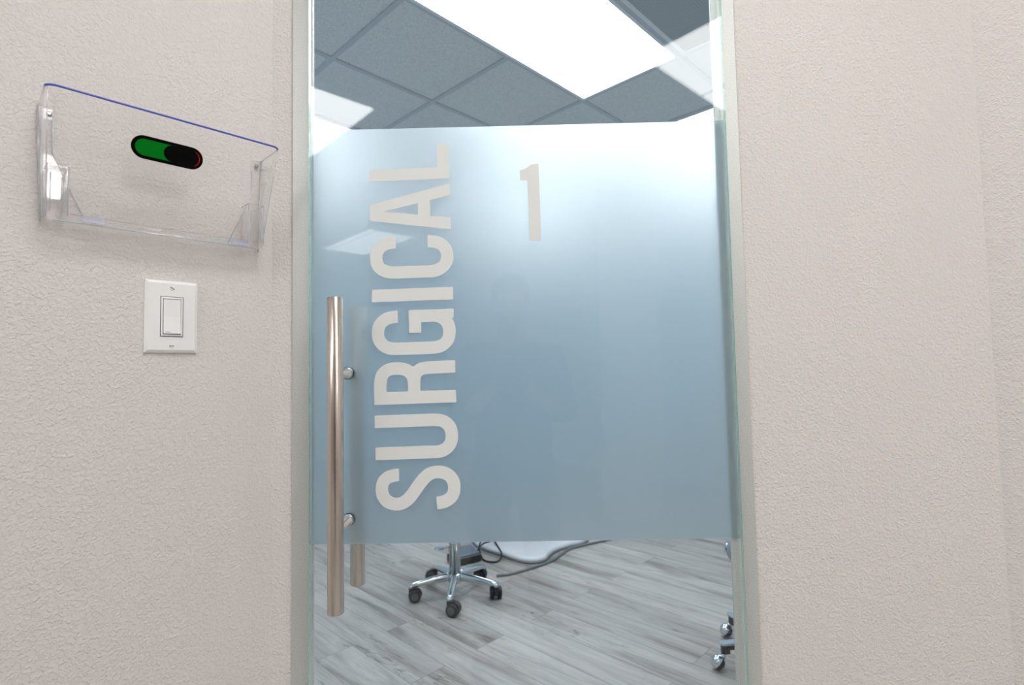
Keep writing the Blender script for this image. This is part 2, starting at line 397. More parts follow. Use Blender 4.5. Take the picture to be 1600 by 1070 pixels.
# lettering: strokes laid out in reading direction s and cap direction t
TAU = .0165
ES = Vector((-sin(TAU), 0, cos(TAU))); ET = Vector((-cos(TAU), 0, -sin(TAU)))
HS = .01145; H = .1505
def bez(p0, p1, p2, p3, n=14):
    out = []
    for i in range(n+1):
        u = i/n; v = 1-u
        out.append((v**3*p0[0]+3*v*v*u*p1[0]+3*v*u*u*p2[0]+u**3*p3[0], v**3*p0[1]+3*v*v*u*p1[1]+3*v*u*u*p2[1]+u**3*p3[1]))
    return out
def chain(*segs):
    out = []
    for sg in segs:
        for p in sg:
            if not out or (abs(p[0]-out[-1][0])+abs(p[1]-out[-1][1])) > 1e-6: out.append(p)
    return out
def arc(cx, cy, rx, ry, a0, a1, n=16, e=1.0):
    o = []
    for i in range(n+1):
        a = math.radians(a0+(a1-a0)*i/n); c_, s_ = cos(a), sin(a)
        o.append((cx+rx*math.copysign(abs(c_)**e, c_), cy+ry*math.copysign(abs(s_)**e, s_)))
    return o
def ribbon(path, hs=HS):
    L_, R_ = [], []; n = len(path)
    for i, p in enumerate(path):
        q0 = path[max(i-1, 0)]; q1 = path[min(i+1, n-1)]
        dx, dy = q1[0]-q0[0], q1[1]-q0[1]; l = math.hypot(dx, dy) or 1
        L_.append((p[0]-dy/l*hs, p[1]+dx/l*hs)); R_.append((p[0]+dy/l*hs, p[1]-dx/l*hs))
    return L_, R_
def letter(name, z0, ribbons=(), polys=(), label=None):
    org = Vector((-.1163-.0165*z0, 0, CH+z0)); yf = GY0-.0006; yb_ = GY0-.0001
    mb = MB(); bm = mb.bm
    def W(p, y): v = org+ES*p[0]+ET*p[1]; return Vector((v.x, y, v.z))
    for path in ribbons:
        yf -= .00008
        L_, R_ = ribbon(path)
        fl = [bm.verts.new(W(p, yf)) for p in L_]; fr = [bm.verts.new(W(p, yf)) for p in R_]
        bl = [bm.verts.new(W(p, yb_)) for p in L_]; br = [bm.verts.new(W(p, yb_)) for p in R_]
        for i in range(len(path)-1):
            for q in ((fl[i], fl[i+1], fr[i+1], fr[i]), (bl[i], br[i], br[i+1], bl[i+1]), (fl[i], bl[i], bl[i+1], fl[i+1]), (fr[i], fr[i+1], br[i+1], br[i])): bm.faces.new(q)
        bm.faces.new((fl[0], fr[0], br[0], bl[0])); bm.faces.new((fl[-1], bl[-1], br[-1], fr[-1]))
    for pts in polys:
        yf -= .00008
        a = [bm.verts.new(W(p, yf)) for p in pts]; b = [bm.verts.new(W(p, yb_)) for p in pts]; n = len(pts)
        bm.faces.new(a); bm.faces.new(b[::-1])
        for i in range(n): bm.faces.new((a[i], b[i], b[(i+1) % n], a[(i+1) % n]))
    o = mb.build(name, M['letter'], door)
    if label: o['label'] = label
    return o
def rect(s0, t0, s1, t1): return [(s0, t0), (s1, t0), (s1, t1), (s0, t1)]
# S
letter('vinyl_letter', -.2478, [chain(bez((.0635, .1085), (.0645, .130), (.054, .1405), (.039, .1405)), bez((.039, .1405), (.022, .1405), (.0115, .130), (.0115, .112)),
    bez((.0115, .112), (.0115, .082), (.0668, .072), (.0668, .040), 24), bez((.0668, .040), (.0668, .020), (.056, .0083), (.039, .0083)), bez((.039, .0083), (.022, .0083), (.0115, .020), (.0115, .041)))], label='letter S of white vinyl')
# U
wU = .081
letter('vinyl_letter', -.1562, [chain([(HS, H), (HS, .042)], arc(wU/2, .042, wU/2-HS, .042-HS+.0015, 180, 360, 24, .88), [(wU-HS, .042), (wU-HS, H)])], label='letter U of white vinyl')
# R
wR = .077
letter('vinyl_letter', -.0560, [chain([(.004, H-HS), (.034, H-HS)], bez((.034, H-HS), (.055, H-HS), (wR-HS, .130), (wR-HS, .109)), bez((wR-HS, .109), (wR-HS, .088), (.056, .0765), (.036, .0765)), [(.036, .0765), (.004, .0765)]),
    chain(bez((.034, .0765), (.060, .0765), (.0645, .066), (.0650, .050)), [(.0650, .050), (.0655, 0)])], [rect(0, 0, .0228, H)], label='letter R of white vinyl')
# G
wG = .082
letter('vinyl_letter', .0340, [chain([(wG-HS, .1035)], arc(wG/2, .1075, wG/2-HS, .0335, 0, 180, 24, .9), [(HS, .1075), (HS, .041)], arc(wG/2, .041, wG/2-HS, .0325, 180, 352, 24, .9)[1:], )],
    [rect(wG-.0228, .036, wG, .083), rect(.040, .061, wG-.01, .083), rect(wG-.0172, 0, wG, .040)], label='letter G of white vinyl')
# I
letter('vinyl_letter', .1333, [], [rect(0, 0, .0232, H)], label='letter I of white vinyl')
# C
wC = .079
letter('vinyl_letter', .1758, [chain([(wC-HS, .104)], arc(wC/2, .1075, wC/2-HS, .0335, 0, 180, 24, .9), [(HS, .1075), (HS, .0425)], arc(wC/2, .0425, wC/2-HS, .0340, 180, 360, 24, .9)[1:], [(wC-HS, .0445)])], label='letter C of white vinyl')
# A
letter('vinyl_letter', .2640, [], [[(0, 0), (.0226, 0), (.0385, .1255), (.037, H), (.0222, H)], [(.0648, 0), (.0873, 0), (.0520, H), (.037, H), (.0385, .1255)], [(.024, .038), (.060, .038), (.054, .061), (.027, .061)]], label='letter A of white vinyl')
# L
letter('vinyl_letter', .3605, [], [rect(0, 0, .0225, H), rect(0, 0, .0660, .0228)], label='letter L of white vinyl')
# numeral 1
mb = MB(); oneo = [(.0247, .2392), (.0467, .2392), (.0447, .3847), (.0305, .3842), (.0255, .3795), (.0185, .3752), (.0090, .3735), (.0092, .3543), (.0231, .3536)]
mb.prism([(x*.985/.985, CH+z) for x, z in oneo], GY0-.0006, GY0-.0001)
mb.build('vinyl_numeral', M['letter'], door)['label'] = 'numeral 1 of pale vinyl'

# pull handles, one on each face
HX = -.3150; HR = .0136; HZ0, HZ1 = CH-.401, CH+.1317
STZ = (CH+.0006, CH-.2650)
for yb_, sgn, nm, lab in ((.918, 1, 'pull_handle', 'brushed steel bar handle on the near face'), (1.040, -1, 'pull_handle', 'steel bar handle on the far face, seen through the glass')):
    face = GY0 if sgn > 0 else GY1+.0012
    o = MB().lathe([(HR-.001, HZ0), (HR, HZ0+.001), (HR, HZ1-.001), (HR-.001, HZ1)], (0, 0, 0), 48).build(nm, M['steel'], door, (HX, yb_, 0)); o['label'] = lab
    for z in STZ:
        y0, y1 = (yb_+.010, face-.0015) if sgn > 0 else (yb_-.010, face+.0015)
        b = MB(); y0, y1 = min(y0, y1), max(y0, y1)
        if sgn > 0: prof = [(.0080, y0), (.0080, y1-.010), (.0105, y1-.009), (.0105, y1-.0045), (.0098, y1-.004), (.0112, y1-.003), (.0112, y1)]
        else: prof = [(.0112, y0), (.0112, y0+.003), (.0105, y0+.009), (.0080, y0+.010), (.0080, y1)]
        b.lathe([(r, y-yb_) for r, y in prof], (0, 0, z), 32, 'y').build('standoff', M['fitting'], o)['label'] = 'polished steel standoff'
        if sgn > 0:
            gk = MB().lathe([(.0118, face-.0015-yb_), (.0118, face-.0001-yb_)], (0, 0, z), 32, 'y').build('gasket', M['rubber'], o); gk['label'] = 'thin black gasket ring'

# ------------------------------------------------------------------ light switch on the left wall (local x=B, y=into wall)
sw = tag(empty('light_switch', P(.2455, aL, CH+.100), ROT), 'white rocker light switch on the beige wall below the clear file pocket', 'light switch')
b = MB(); tmp = bmesh.new()
def plate_with_hole(mb, w, h, hw, hh, y0, y1, bev):
    xs = (-w/2, -hw/2, hw/2, w/2); zs = (-h/2, -hh/2, hh/2, h/2)
    # front face ring + bevelled border
    def V(x, y, z): return mb.bm.verts.new((x, y, z))
    o = [(-w/2+bev, -h/2+bev), (w/2-bev, -h/2+bev), (w/2-bev, h/2-bev), (-w/2+bev, h/2-bev)]
    e = [(-w/2, -h/2), (w/2, -h/2), (w/2, h/2), (-w/2, h/2)]
    i_ = [(-hw/2, -hh/2), (hw/2, -hh/2), (hw/2, hh/2), (-hw/2, hh/2)]
    of = [V(x, y0, z) for x, z in o]; em = [V(x, y0+bev*.6, z) for x, z in e]; eb = [V(x, y1, z) for x, z in e]
    inf = [V(x, y0, z) for x, z in i_]; inb = [V(x, y1, z) for x, z in i_]
    for k in range(4):
        j = (k+1) % 4
        for q in ((of[k], of[j], inf[j], inf[k]), (em[k], em[j], of[j], of[k]), (eb[k], eb[j], em[j], em[k]), (inf[k], inf[j], inb[j], inb[k]), (inb[k], inb[j], eb[j], eb[k])): mb.bm.faces.new(q)
plate_with_hole(b, .0765, .1195, .0335, .0670, -.0065, -.0002, .0045)
b.build('cover_plate', M['white'], sw)
MB().box((-.0166, -.0030, -.0334), (.0166, -.0004, .0334)).build('backing', M['gap'], sw)['label'] = 'dark gap around the switch insert'
b = MB(); plate_with_hole(b, .0314, .0648, .0264, .0592, -.0078, -.0032, .0008); b.build('insert_frame', M['white'], sw)
# rocker, its lower half pushed out
b = MB()
prof = [(-.0035, -.0286), (-.0112, -.0286), (-.0088, .0000), (-.0088, .0286), (-.0035, .0286)]
va = [b.bm.verts.new((-.0124, y, z)) for y, z in prof]; vb = [b.bm.verts.new((.0124, y, z)) for y, z in prof]
b.bm.faces.new(va); b.bm.faces.new(vb[::-1])
for i in range(5): b.bm.faces.new((va[i], vb[i], vb[(i+1) % 5], va[(i+1) % 5]))
bmesh.ops.bevel(b.bm, geom=b.bm.edges[:], offset=.0005, segments=2, affect='EDGES')
rk = b.build('rocker', M['white'], sw)
MB().box((-.0098, -.0112, -.0262), (-.0025, -.0106, -.0256)).build('maker_mark', M['gap'], rk)['label'] = 'tiny grey printed mark'
for z, ang in ((.0475, -30), (-.0485, 8)):
    s_ = MB().lathe([(.0034, -.0063), (.0034, -.0072), (.0026, -.0078)], (0, 0, z), 24, 'y').build('screw', M['white'], sw)
    mt = Matrix.Translation((0, 0, z)) @ Matrix.Rotation(math.radians(-ang), 4, 'Y')
    MB().box((-.0034, -.0081, -.0007), (.0034, -.0074, .0007), mat=mt).build('slot', M['gap'], s_)

# ------------------------------------------------------------------ clear wall pocket
fp = tag(empty('file_pocket', P(.235, aL, CH+.229), ROT), 'clear acrylic file pocket with blue top edge on the wall above the light switch', 'file pocket')
HT = .173
def dd(t): return .032 + .058*t
def xl(t): return -.157 - .006*t
def xr(t): return .149 + .006*t
def upath(t, off=0.0, n=6, r=.013):
    x0, x1, d = xl(t)+off, xr(t)-off, dd(t)-off
    pts = [(x0, -.0005), (x0, -(d-r)*.5), (x0, -(d-r))]
    for k in range(1, n): a = pi/2*k/n; pts.append((x0+r-r*cos(a), -(d-r)-r*sin(a)))
    pts += [(x0+r, -d)] + [(x0+r+(x1-x0-2*r)*k/8, -d) for k in range(1, 8)] + [(x1-r, -d)]
    for k in range(1, n): a = pi/2*k/n; pts.append((x1-r+r*sin(a), -(d-r)-r*cos(a)))
    pts += [(x1, -(d-r)), (x1, -(d-r)*.5), (x1, -.0005)]
    return pts
TS = [0, .02, .05, .1, .25, .5, .75, .97, 1]
def botoff(t):                       # the foot of the sheet curls in
    return .010*(1-min(t/.06, 1))**2
mb = MB()
outer = [[(x, y, HT*t) for x, y in upath(t, botoff(t))] for t in TS]
inner = [[(x, y, HT*t) for x, y in upath(t, botoff(t)+.0022)] for t in TS]
mb.sheet(outer); mb.sheet(inner)
mb.build('pocket_shell', M['plastic'], fp)
# polished rims
top = [Vector((x, y, HT)) for x, y in upath(1, .0011)]
MB().tube([top[i] for i in range(3, len(top)-3)], .0016, 8).build('top_edge', M['blue'], fp)['label'] = 'bright blue edge along the top of the front sheet'
MB().tube(top[:4], .0011, 8).build('side_edge', M['plasrim'], fp)
MB().tube(top[-4:], .0011, 8).build('side_edge', M['plasrim'], fp)
for sx, nm in ((-1, 0), (1, 0)):
    X = (lambda t: xl(t)) if sx < 0 else (lambda t: xr(t))
    xo = X(0)
    # screwed flange that widens to a gusset at the foot
    pts = [(X(1), HT), (X(1)-sx*.017, HT-.002), (X(1)-sx*.018, .105), (X(0)-sx*.028, .066), (X(0)-sx*.052, .010), (X(0), .006)]
    fl = MB().prism(pts, -.0032, -.0006).build('flange', M['plastic'], fp)
    rim = [Vector((p[0], -.0034, p[1])) for p in pts[:5]]
    MB().tube(rim, .0007, 6).build('flange_edge', M['plasrim'], fl)
    MB().tube([(X(t), -.0035, HT*t) for t in (0, .3, .6, 1)], .0012, 6).build('flange_bend', M['plasrim'], fl)
    sxp = -.150 if sx < 0 else .1455
    sc = MB().lathe([(.0018, -.0036), (.0038, -.0040), (.0034, -.0056), (.0018, -.0066)], (sxp, 0, .163), 20, 'y').build('screw', M['screw'], fl)
    # coupling channel at the front corner
    x0, x1 = (X(0)+.003, X(0)+.027) if sx < 0 else (X(0)-.030, X(0)-.004)
    hh = .078
    def yf(z): return -(dd(z/HT)-.0045)
    cc = MB()
    for (xa, xb) in ((x0, x0+.0025), (x1-.0025, x1)):
        vs = [(xa, yf(0), .004), (xb, yf(0), .004), (xb, yf(hh), hh), (xa, yf(hh), hh)]
        cc.prism([(xa, .004), (xb, .004), (xb, hh), (xa, hh)], -.040, -.008)
    cc.box((x0, -.040, hh-.002), (x1, -.008, hh)).box((x0, -.011, .004), (x1, -.0085, hh-.002))
    ch = cc.build('coupling_channel', M['plastic'], fp)
    loops = [[(x0, -.040, .006), (x0, -.040, hh), (x1, -.040, hh), (x1, -.040, .006)], [(x0+.004, -.040, .010), (x0+.004, -.040, hh-.012), (x1-.005, -.040, hh-.012), (x1-.005, -.040, .010)]]
    rm = MB()
    for lp in loops: rm.tube(lp, .0008, 6)
    rm.tube([(x0, -.009, hh), (x0, -.040, hh)], .0008, 6).tube([(x1, -.009, hh), (x1, -.040, hh)], .0008, 6)
    rm.build('channel_edge', M['plasrim'], ch)
    # highlights on the bent corners, built in as pale upright rods
    MB().tube([(X(t)-sx*.0035, -dd(t)+.0030, HT*t) for t in (.02, .3, .6, .98)], .0008, 6).build('corner_glint', M['plasrim'], fp)
# foot: bottom plate and folded rail
MB().box((xl(0)+.008, -.026, .0005), (xr(0)-.008, -.002, .0025)).build('bottom_plate', M['plastic'], fp)
MB().tube([(xl(0)+.012, -.026, .0062), (xr(0)-.012, -.026, .0062)], .0060, 20).tube([(xl(0)+.012, -.0275, .001), (xr(0)-.012, -.0275, .001)], .0011, 8).build('bottom_rail', M['plastic'], fp)
MB().tube([(xl(0)+.012, -.0300, .0005), (xr(0)-.012, -.0300, .0005)], .0012, 8).tube([(xl(0)+.03, -.0300, .0118), (xr(0)-.03, -.0300, .0118)], .0005, 8).build('rail_edge', M['plasrim'], fp)
for x0, x1 in ((-.113, -.086), (.094, .122)):
    MB().box((x0, -.0335, .0025), (x1, -.0322, .0112)).build('tape_strip', M['lav'], fp)['label'] = 'pale lavender strip on the bottom rail'
# slider shaped sticker on the front sheet
slope = math.atan2(.058, HT)
tt = .705
pm = bpy.data.objects.new('status_slider', None)
def pill(l, r, cx=0, cz=0, n=16):
    pts = []
    for k in range(n+1): a = -pi/2+pi*k/n; pts.append((cx+l/2-r+r*cos(a), cz+r*sin(a)))
    for k in range(n+1): a = pi/2+pi*k/n; pts.append((cx-l/2+r+r*cos(a), cz+r*sin(a)))
    return pts
SL = MB().prism(pill(.0975, .0172), -.0006, 0).build('status_slider', M['black'], fp)
SL.location = (-.0135, -dd(tt)-.0006, HT*tt); SL.rotation_euler = (slope, 0, 0)
SL['label'] = 'black rounded slider sticker with a green field'
r2 = .0122
gp = []
for k in range(21): a = pi/2+pi*k/20; gp.append((-.0487+.0052+r2+r2*cos(a), r2*sin(a)))
kx = .0045
for k in range(21): a = 3*pi/2-pi*k/20; gp.append((kx+.0010+.0118*cos(a)*1.0, r2*sin(a)))
MB().prism(gp, -.0009, -.0006).build('green_field', M['green'], SL)['label'] = 'green field'
arcp = []
for k in range(21): a = -1.25+2.5*k/20; arcp.append((.0487-.0043-r2+r2*cos(a), r2*sin(a)))
for k in range(21):
    a = 1.25-2.5*k/20; th = .0014*cos(a*1.2); arcp.append((.0487-.0043-r2+(r2-max(th, .0001))*cos(a), (r2-max(th, .0001))*sin(a)))
MB().prism(arcp, -.0009, -.0006).build('red_sliver', M['red'], SL)['label'] = 'thin red sliver'

# ------------------------------------------------------------------ ceiling lights
def ceiling_light(b0, a0, b1, a1, lit, label, group=None):
    """2 x 4 panel in the B/A frame"""
    cb, ca = (b0+b1)/2, (a0+a1)/2; hw, hd = abs(b1-b0)/2, abs(a1-a0)/2
    t = tag(empty('ceiling_light', P(cb, ca, CEIL), ROT), label, 'ceiling light', group)
    f = MB(); e = .014; i_ = .024
    for lo, hi in (((-hw+e*.5, -hd+e*.5), (hw-e*.5, -hd+i_)), ((-hw+e*.5, hd-i_), (hw-e*.5, hd-e*.5)), ((-hw+e*.5, -hd+i_), (-hw+i_, hd-i_)), ((hw-i_, -hd+i_), (hw-e*.5, hd-i_))):
        f.box((lo[0], lo[1], -.010), (hi[0], hi[1], -.0005))
    f.build('frame', M['lframe'], t)
    MB().box((-hw+i_, -hd+i_, -.007), (hw-i_, hd-i_, -.0005)).build('diffuser', lit, t)
    return t
LR, LH = M['lit_room'], M['lit_hall']
a_ = lambda k: A0+TA*k
b_ = lambda k: B0+TB*k
ceiling_light(b_(0), a_(0), b_(2), a_(1), LR, 'large bright white ceiling panel at the top centre of the glass door')
ceiling_light(b_(-1), a_(3), b_(1), a_(4), LR, 'white corner of a ceiling panel at the upper left, just above the frosted band')
ceiling_light(b_(3), a_(0), b_(5), a_(1), LR, 'sliver of white ceiling panel at the upper right beside the metal jamb')
ceiling_light(b_(3), a_(3), b_(5), a_(4), LR, 'white ceiling panel far back in the treatment room behind the frosted band')
# overhead panel by the door, then two unseen ones added to brighten the hall
ceiling_light(hb, ha+TA, hb+TB, ha+2*TA, LH, 'square hall ceiling panel overhead in front of the glass door')
ceiling_light(hb-6.2*TB, ha+2*TA, hb-4.2*TB, ha+3*TA, LH, 'added hall ceiling panel, out of view beside the file pocket wall')
ceiling_light(hb, ha-5*TA, hb+TB, ha-3*TA, LH, 'added hall ceiling panel, out of view on the right')
ceiling_light(hb, ha, hb+TB, ha-2*TA, LH, 'hall ceiling panel mirrored at the upper right of the glass')
tl = Vector((-.771, -1.048, 0)); la, lb = tl.dot(Ad), tl.dot(Bd)
ceiling_light(lb-2*TB, la, lb, la+TA, LH, 'hall ceiling panel mirrored at the upper left of the glass')
tf = Vector((-1.563, -3.61, 0)); fa, fb = tf.dot(Ad), tf.dot(Bd)
ceiling_light(fb-2*TB, fa-TA, fb, fa, M['lit_far'], 'distant hall ceiling panel mirrored faintly in the frosted band')
# return air grille in the cell right of the main panel
vt = tag(empty('air_vent', P((b_(1)+b_(2))/2, (a_(-1)+a_(0))/2, CEIL), ROT), 'dark perforated air return grille in the ceiling right of the large white panel', 'air vent')
f = MB(); hw, hd = TB/2, TA/2
for lo, hi in (((-hw+.012, -hd+.012), (hw-.012, -hd+.032)), ((-hw+.012, hd-.032), (hw-.012, hd-.012)), ((-hw+.012, -hd+.032), (-hw+.032, hd-.032)), ((hw-.032, -hd+.032), (hw-.012, hd-.032))):
    f.box((lo[0], lo[1], -.008), (hi[0], hi[1], -.0005))
f.build('frame', M['lframe'], vt)
MB().box((-hw+.032, -hd+.032, -.005), (hw-.032, hd-.032, -.0005)).build('grille', M['vent'], vt)

# ------------------------------------------------------------------ stools
def caster(parent, c, ang, tilt=0):
    """twin wheel castor; c = point on the floor under the stem, wheel trails in direction ang"""
    cx, cy = c; t = Vector((cos(ang), sin(ang), 0)); n = Vector((-sin(ang), cos(ang), 0)); q = 1.24
    mt = Matrix(((t.x*q, n.x*q, 0, cx), (t.y*q, n.y*q, 0, cy), (0, 0, q, 0), (0, 0, 0, 1)))
    b = MB()
    tmp = MB(); tmp.lathe([(.009, .050), (.009, .064)], (0, 0, 0), 16); b.merge(tmp.bm, mt)
    tmp = MB()  # hood over the wheels
    hood = [(.018+.030*cos(a), .027+.030*sin(a)) for a in [math.radians(-10+20*k) for k in range(11)]]
    tmp.prism(hood + [(-.012, .045)][:0], -.0075, .0075); b.merge(tmp.bm, mt)
    tmp = MB().box((-.010, -.012, .038), (.020, .012, .062), bev=.004); b.merge(tmp.bm, mt)
    h = b.build('caster', M['darkp'], parent)
    for s_ in (-1, 1):
        tmp = MB().lathe([(.018, -.009), (.025, -.008), (.0265, -.004), (.0265, .004), (.025, .008), (.018, .009)], (.018, s_*.0165, .0270), 24, 'y')
        w_ = MB(); w_.merge(tmp.bm, mt); w_.build('wheel', M['rubber'], h)
        tmp = MB().lathe([(.0165, s_*.0165-.0100), (.0165, s_*.0165+.0100)], (.018, 0, .0270), 24, 'y')
        w_ = MB(); w_.merge(tmp.bm, mt); w_.build('wheel_hub', M['wheelhub'], h)
def stool(loc, a0, R, label, cang, group=None):
    t = tag(empty('wheeled_stool', loc), label, 'stool', group)
    MB().lathe([(.030, .070), (.040, .078), (.042, .105), (.034, .122), (.020, .126)], (0, 0, 0), 32).build('hub', M['chrome'], t)
    MB().lathe([(.0310, .10), (.0310, .285), (.033, .286), (.033, .30), (.014, .301), (.014, .42)], (0, 0, 0), 32).build('gas_column', M['chrome'], t)
    MB().lathe([(.060, .425), (.17, .435), (.185, .455), (.185, .485), (.17, .505), (.10, .51), (.0, .51)], (0, 0, 0), 40).build('seat', M['vinylg'], t)
    # adjusting paddle left of the column
    MB().tube([(-.02, 0, .262), (-.07, -.01, .262)], .006, 10).lathe([(.02, .256), (.030, .259), (.030, .263), (.02, .266)], (-.085, -.012, 0), 24).build('lever', M['chrome'], t)
    for k in range(5):
        a = a0 + 2*pi*k/5; d = Vector((cos(a), sin(a), 0)); n = Vector((-sin(a), cos(a), 0))
        lg = MB(); rows = []
        for i in range(11):
            u = i/10; rr = .028 + (R-.028+.010)*u
            zc = .104 - .006*u - .016*u*u; hw_ = .021-.005*u; hh = .026-.012*u
            if i == 10: hw_ *= .7; hh *= .8
            ring = []
            for q in range(14):
                w_ = 2*pi*q/14; ring.append(d*rr + n*hw_*cos(w_) + Vector((0, 0, zc + hh*(sin(w_) if sin(w_) > 0 else sin(w_)*.9))))
            rows.append(ring + [ring[0]])
        lg.sheet(rows); bmesh.ops.remove_doubles(lg.bm, verts=lg.bm.verts[:], dist=1e-6)
        bmesh.ops.holes_fill(lg.bm, edges=[e for e in lg.bm.edges if e.is_boundary], sides=20)
        leg = lg.build('leg', M['chrome'], t)
        MB().lathe([(.012, .070), (.0155, .073), (.0155, .090)], (d.x*R, d.y*R, 0), 20).build('leg_socket', M['chrome'], leg)
        caster(leg, (d.x*R, d.y*R), cang[k])
    return t
S1 = stool((-.380, 3.070, 0), -pi/2, .245, 'stool with chrome five-star base on castors, seen below the frosted band near the bar handle',
           [math.radians(x) for x in (-20, 100, 150, 200, 5)])
S2 = copy_tree(S1); S2.location = (-1.575, 3.30, 0); S2.rotation_euler = (0, 0, math.radians(100)); S2['label'] = 'stool inside the room at far left, only a dark castor showing'

# stool with hooded ball castors, mostly behind the right jamb
t = tag(empty('wheeled_stool', (1.073, 2.338, 0)), 'stool with flat chrome legs and hooded ball castors at the lower right behind the jamb', 'stool')
MB().lathe([(.035, .085), (.045, .090), (.045, .12), (.026, .14), (.024, .36)], (0, 0, 0), 32).build('gas_column', M['chrome'], t)
MB().lathe([(.06, .40), (.17, .41), (.19, .43), (.19, .46), (.17, .49), (.0, .495)], (0, 0, 0), 40).build('seat', M['vinylg'], t)
MB().lathe([(.02, .36), (.07, .40), (.02, .41)], (0, 0, 0), 24).build('seat_mount', M['darkp'], t)
aa = math.atan2(2.296-2.338, .808-1.073)
for k in range(5):
    a = aa - 2*pi*k/5; d = Vector((cos(a), sin(a), 0)); n = Vector((-sin(a), cos(a), 0)); R = .262
    mt = Matrix(((d.x, n.x, 0, 0), (d.y, n.y, 0, 0), (0, 0, 1, 0), (0, 0, 0, 1)))
    pts = [(0, -.019), (R-.012, -.016)] + [(R-.012+.016*cos(q), .016*sin(q)) for q in [(-pi/2+pi*j/8) for j in range(1, 8)]] + [(R-.012, .016), (0, .019)]
    tmp = MB().prism(pts, .098, .106)
    bmesh.ops.transform(tmp.bm, matrix=Matrix(((1,0,0,0),(0,0,1,0),(0,1,0,0),(0,0,0,1))), verts=tmp.bm.verts[:])
    b = MB(); b.merge(tmp.bm, mt); leg = b.build('leg', M['chrome'], t)
    tmp = MB().box((.02, -.013, .078), (R-.025, .013, .098)).box((R-.035, -.012, .062), (R-.010, .012, .098)); b = MB(); b.merge(tmp.bm, mt); b.build('leg_underside', M['darkp'], leg)
    # ball castor: chrome shell over a black ball, leaning outward on its stem
    ct = Vector((d.x*(R-.006), d.y*(R-.006), 0))
    od = Vector((-.80, -.2, 0)).normalized() if k in (0, 1) else d
    bc = ct + od*.020 + Vector((0, 0, .029))
    wh = MB().ball(bc, .0268).build('caster', M['rubber'], leg)
    tmp = bmesh.new(); bmesh.ops.create_uvsphere(tmp, u_segments=28, v_segments=18, radius=.0305)
    nrm = (od*.62+Vector((-.15, .35, .66))).normalized()
    bmesh.ops.bisect_plane(tmp, geom=tmp.verts[:]+tmp.edges[:]+tmp.faces[:], plane_co=nrm*.001, plane_no=nrm, clear_inner=True)
    for f in tmp.faces: f.smooth = True
    b = MB(); b.merge(tmp, Matrix.Translation(bc))
    b.tube([ct+Vector((0, 0, .045)), ct+Vector((0, 0, .064))], .013, 20)
    b.build('caster_hood', M['chrome'], wh)
    MB().tube([ct+Vector((0, 0, .058)), ct+Vector((0, 0, .104))], .006, 12).build('caster_stem', M['darkp'], leg)

# ------------------------------------------------------------------ supply cart at the far right (local x=B, y=A)
ct = tag(empty('supply_cart', P(3.66, 1.50, 0), ROT), 'white ribbed cart on ball castors at the far right edge of the room', 'cart')
cb = MB().box((0, -.50, .075), (.46, 0, .85), bev=.006)
body = cb.build('body', M['cart'], ct)
for k in range(16):
    MB().box((-.006, -.488+.030*k, .10), (.001, -.470+.030*k, .84), bev=.002, seg=1).build('rib', M['cart'], ct)
MB().box((.004, -.49, .050), (.45, -.012, .075)).build('base_frame', M['toe'], ct)
MB().box((-.01, -.51, .85), (.47, .01, .875), bev=.004).build('cart_top', M['whitep'], ct)
for x, y in ((.01, .045), (.42, -.03), (.03, -.46), (.42, -.46)):
    w_ = MB().ball((x, y, .026), .026).build('caster', M['rubber'], ct)
    b = MB(); tmp = bmesh.new(); bmesh.ops.create_uvsphere(tmp, u_segments=24, v_segments=16, radius=.029)
    nn = Vector((-.25, .1, .95)).normalized()
    bmesh.ops.bisect_plane(tmp, geom=tmp.verts[:]+tmp.edges[:]+tmp.faces[:], plane_co=nn*.002, plane_no=nn, clear_inner=True)
    for f in tmp.faces: f.smooth = True
    b.merge(tmp, Matrix.Translation((x, y, .026))); b.box((x-.008, min(y, -.02), .050), (x+.012, max(y, -.01)+.01, .060)).build('caster_hood', M['chrome'], w_)

# ------------------------------------------------------------------ dental chair base, foot control, cable and hose
dc = tag(empty('dental_chair', (.05, 4.05, 0)), 'dental chair with a curved glossy white base plate on the floor behind the stool', 'dental chair')
ctrl = [(-.36, 3.98), (-.28, 3.82), (-.155, 3.70), (-.06, 3.60), (.02, 3.545), (.085, 3.535), (.15, 3.575), (.185, 3.66), (.235, 3.75), (.33, 3.83), (.45, 3.92), (.50, 4.1), (.45, 4.5), (.2, 4.75), (-.2, 4.7), (-.42, 4.4)]
def catmull(p, n=6, closed=True):
    out = []; m_ = len(p); rng = range(m_) if closed else range(m_-1)
    for i in rng:
        if closed: q = [Vector(p[(i+j-1) % m_]) for j in range(4)]
        else: q = [Vector(p[max(0, min(m_-1, i+j-1))]) for j in range(4)]
        for k in range(n):
            u = k/n; out.append(.5*((2*q[1])+(q[2]-q[0])*u+(2*q[0]-5*q[1]+4*q[2]-q[3])*u*u+(-q[0]+3*q[1]-3*q[2]+q[3])*u**3))
    if not closed: out.append(Vector(p[-1]))
    return out
cp = catmull([(x-.05, y-4.05, 0) for x, y in ctrl])
b = MB(); levels = [(0.0, .008, 1.0), (.0, .022, 1.0), (.0, .034, .985), (.0, .040, .955), (0, .050, .80), (0, .060, .60)]
rows = [[Vector((p.x*s_, (p.y-.05)*s_+.05, z)) for p in cp] for _, z, s_ in levels]
rows = [r + [r[0]] for r in rows]
b.sheet(rows); bmesh.ops.remove_doubles(b.bm, verts=b.bm.verts[:], dist=1e-6)
bmesh.ops.holes_fill(b.bm, edges=[e for e in b.bm.edges if e.is_boundary], sides=200)
bp = b.build('base_plate', M['whitep'], dc)
b = MB(); rows = [[Vector((p.x*1.012, (p.y-.05)*1.012+.05, z)) for p in cp] for z in (.0005, .012)]; rows = [r+[r[0]] for r in rows]
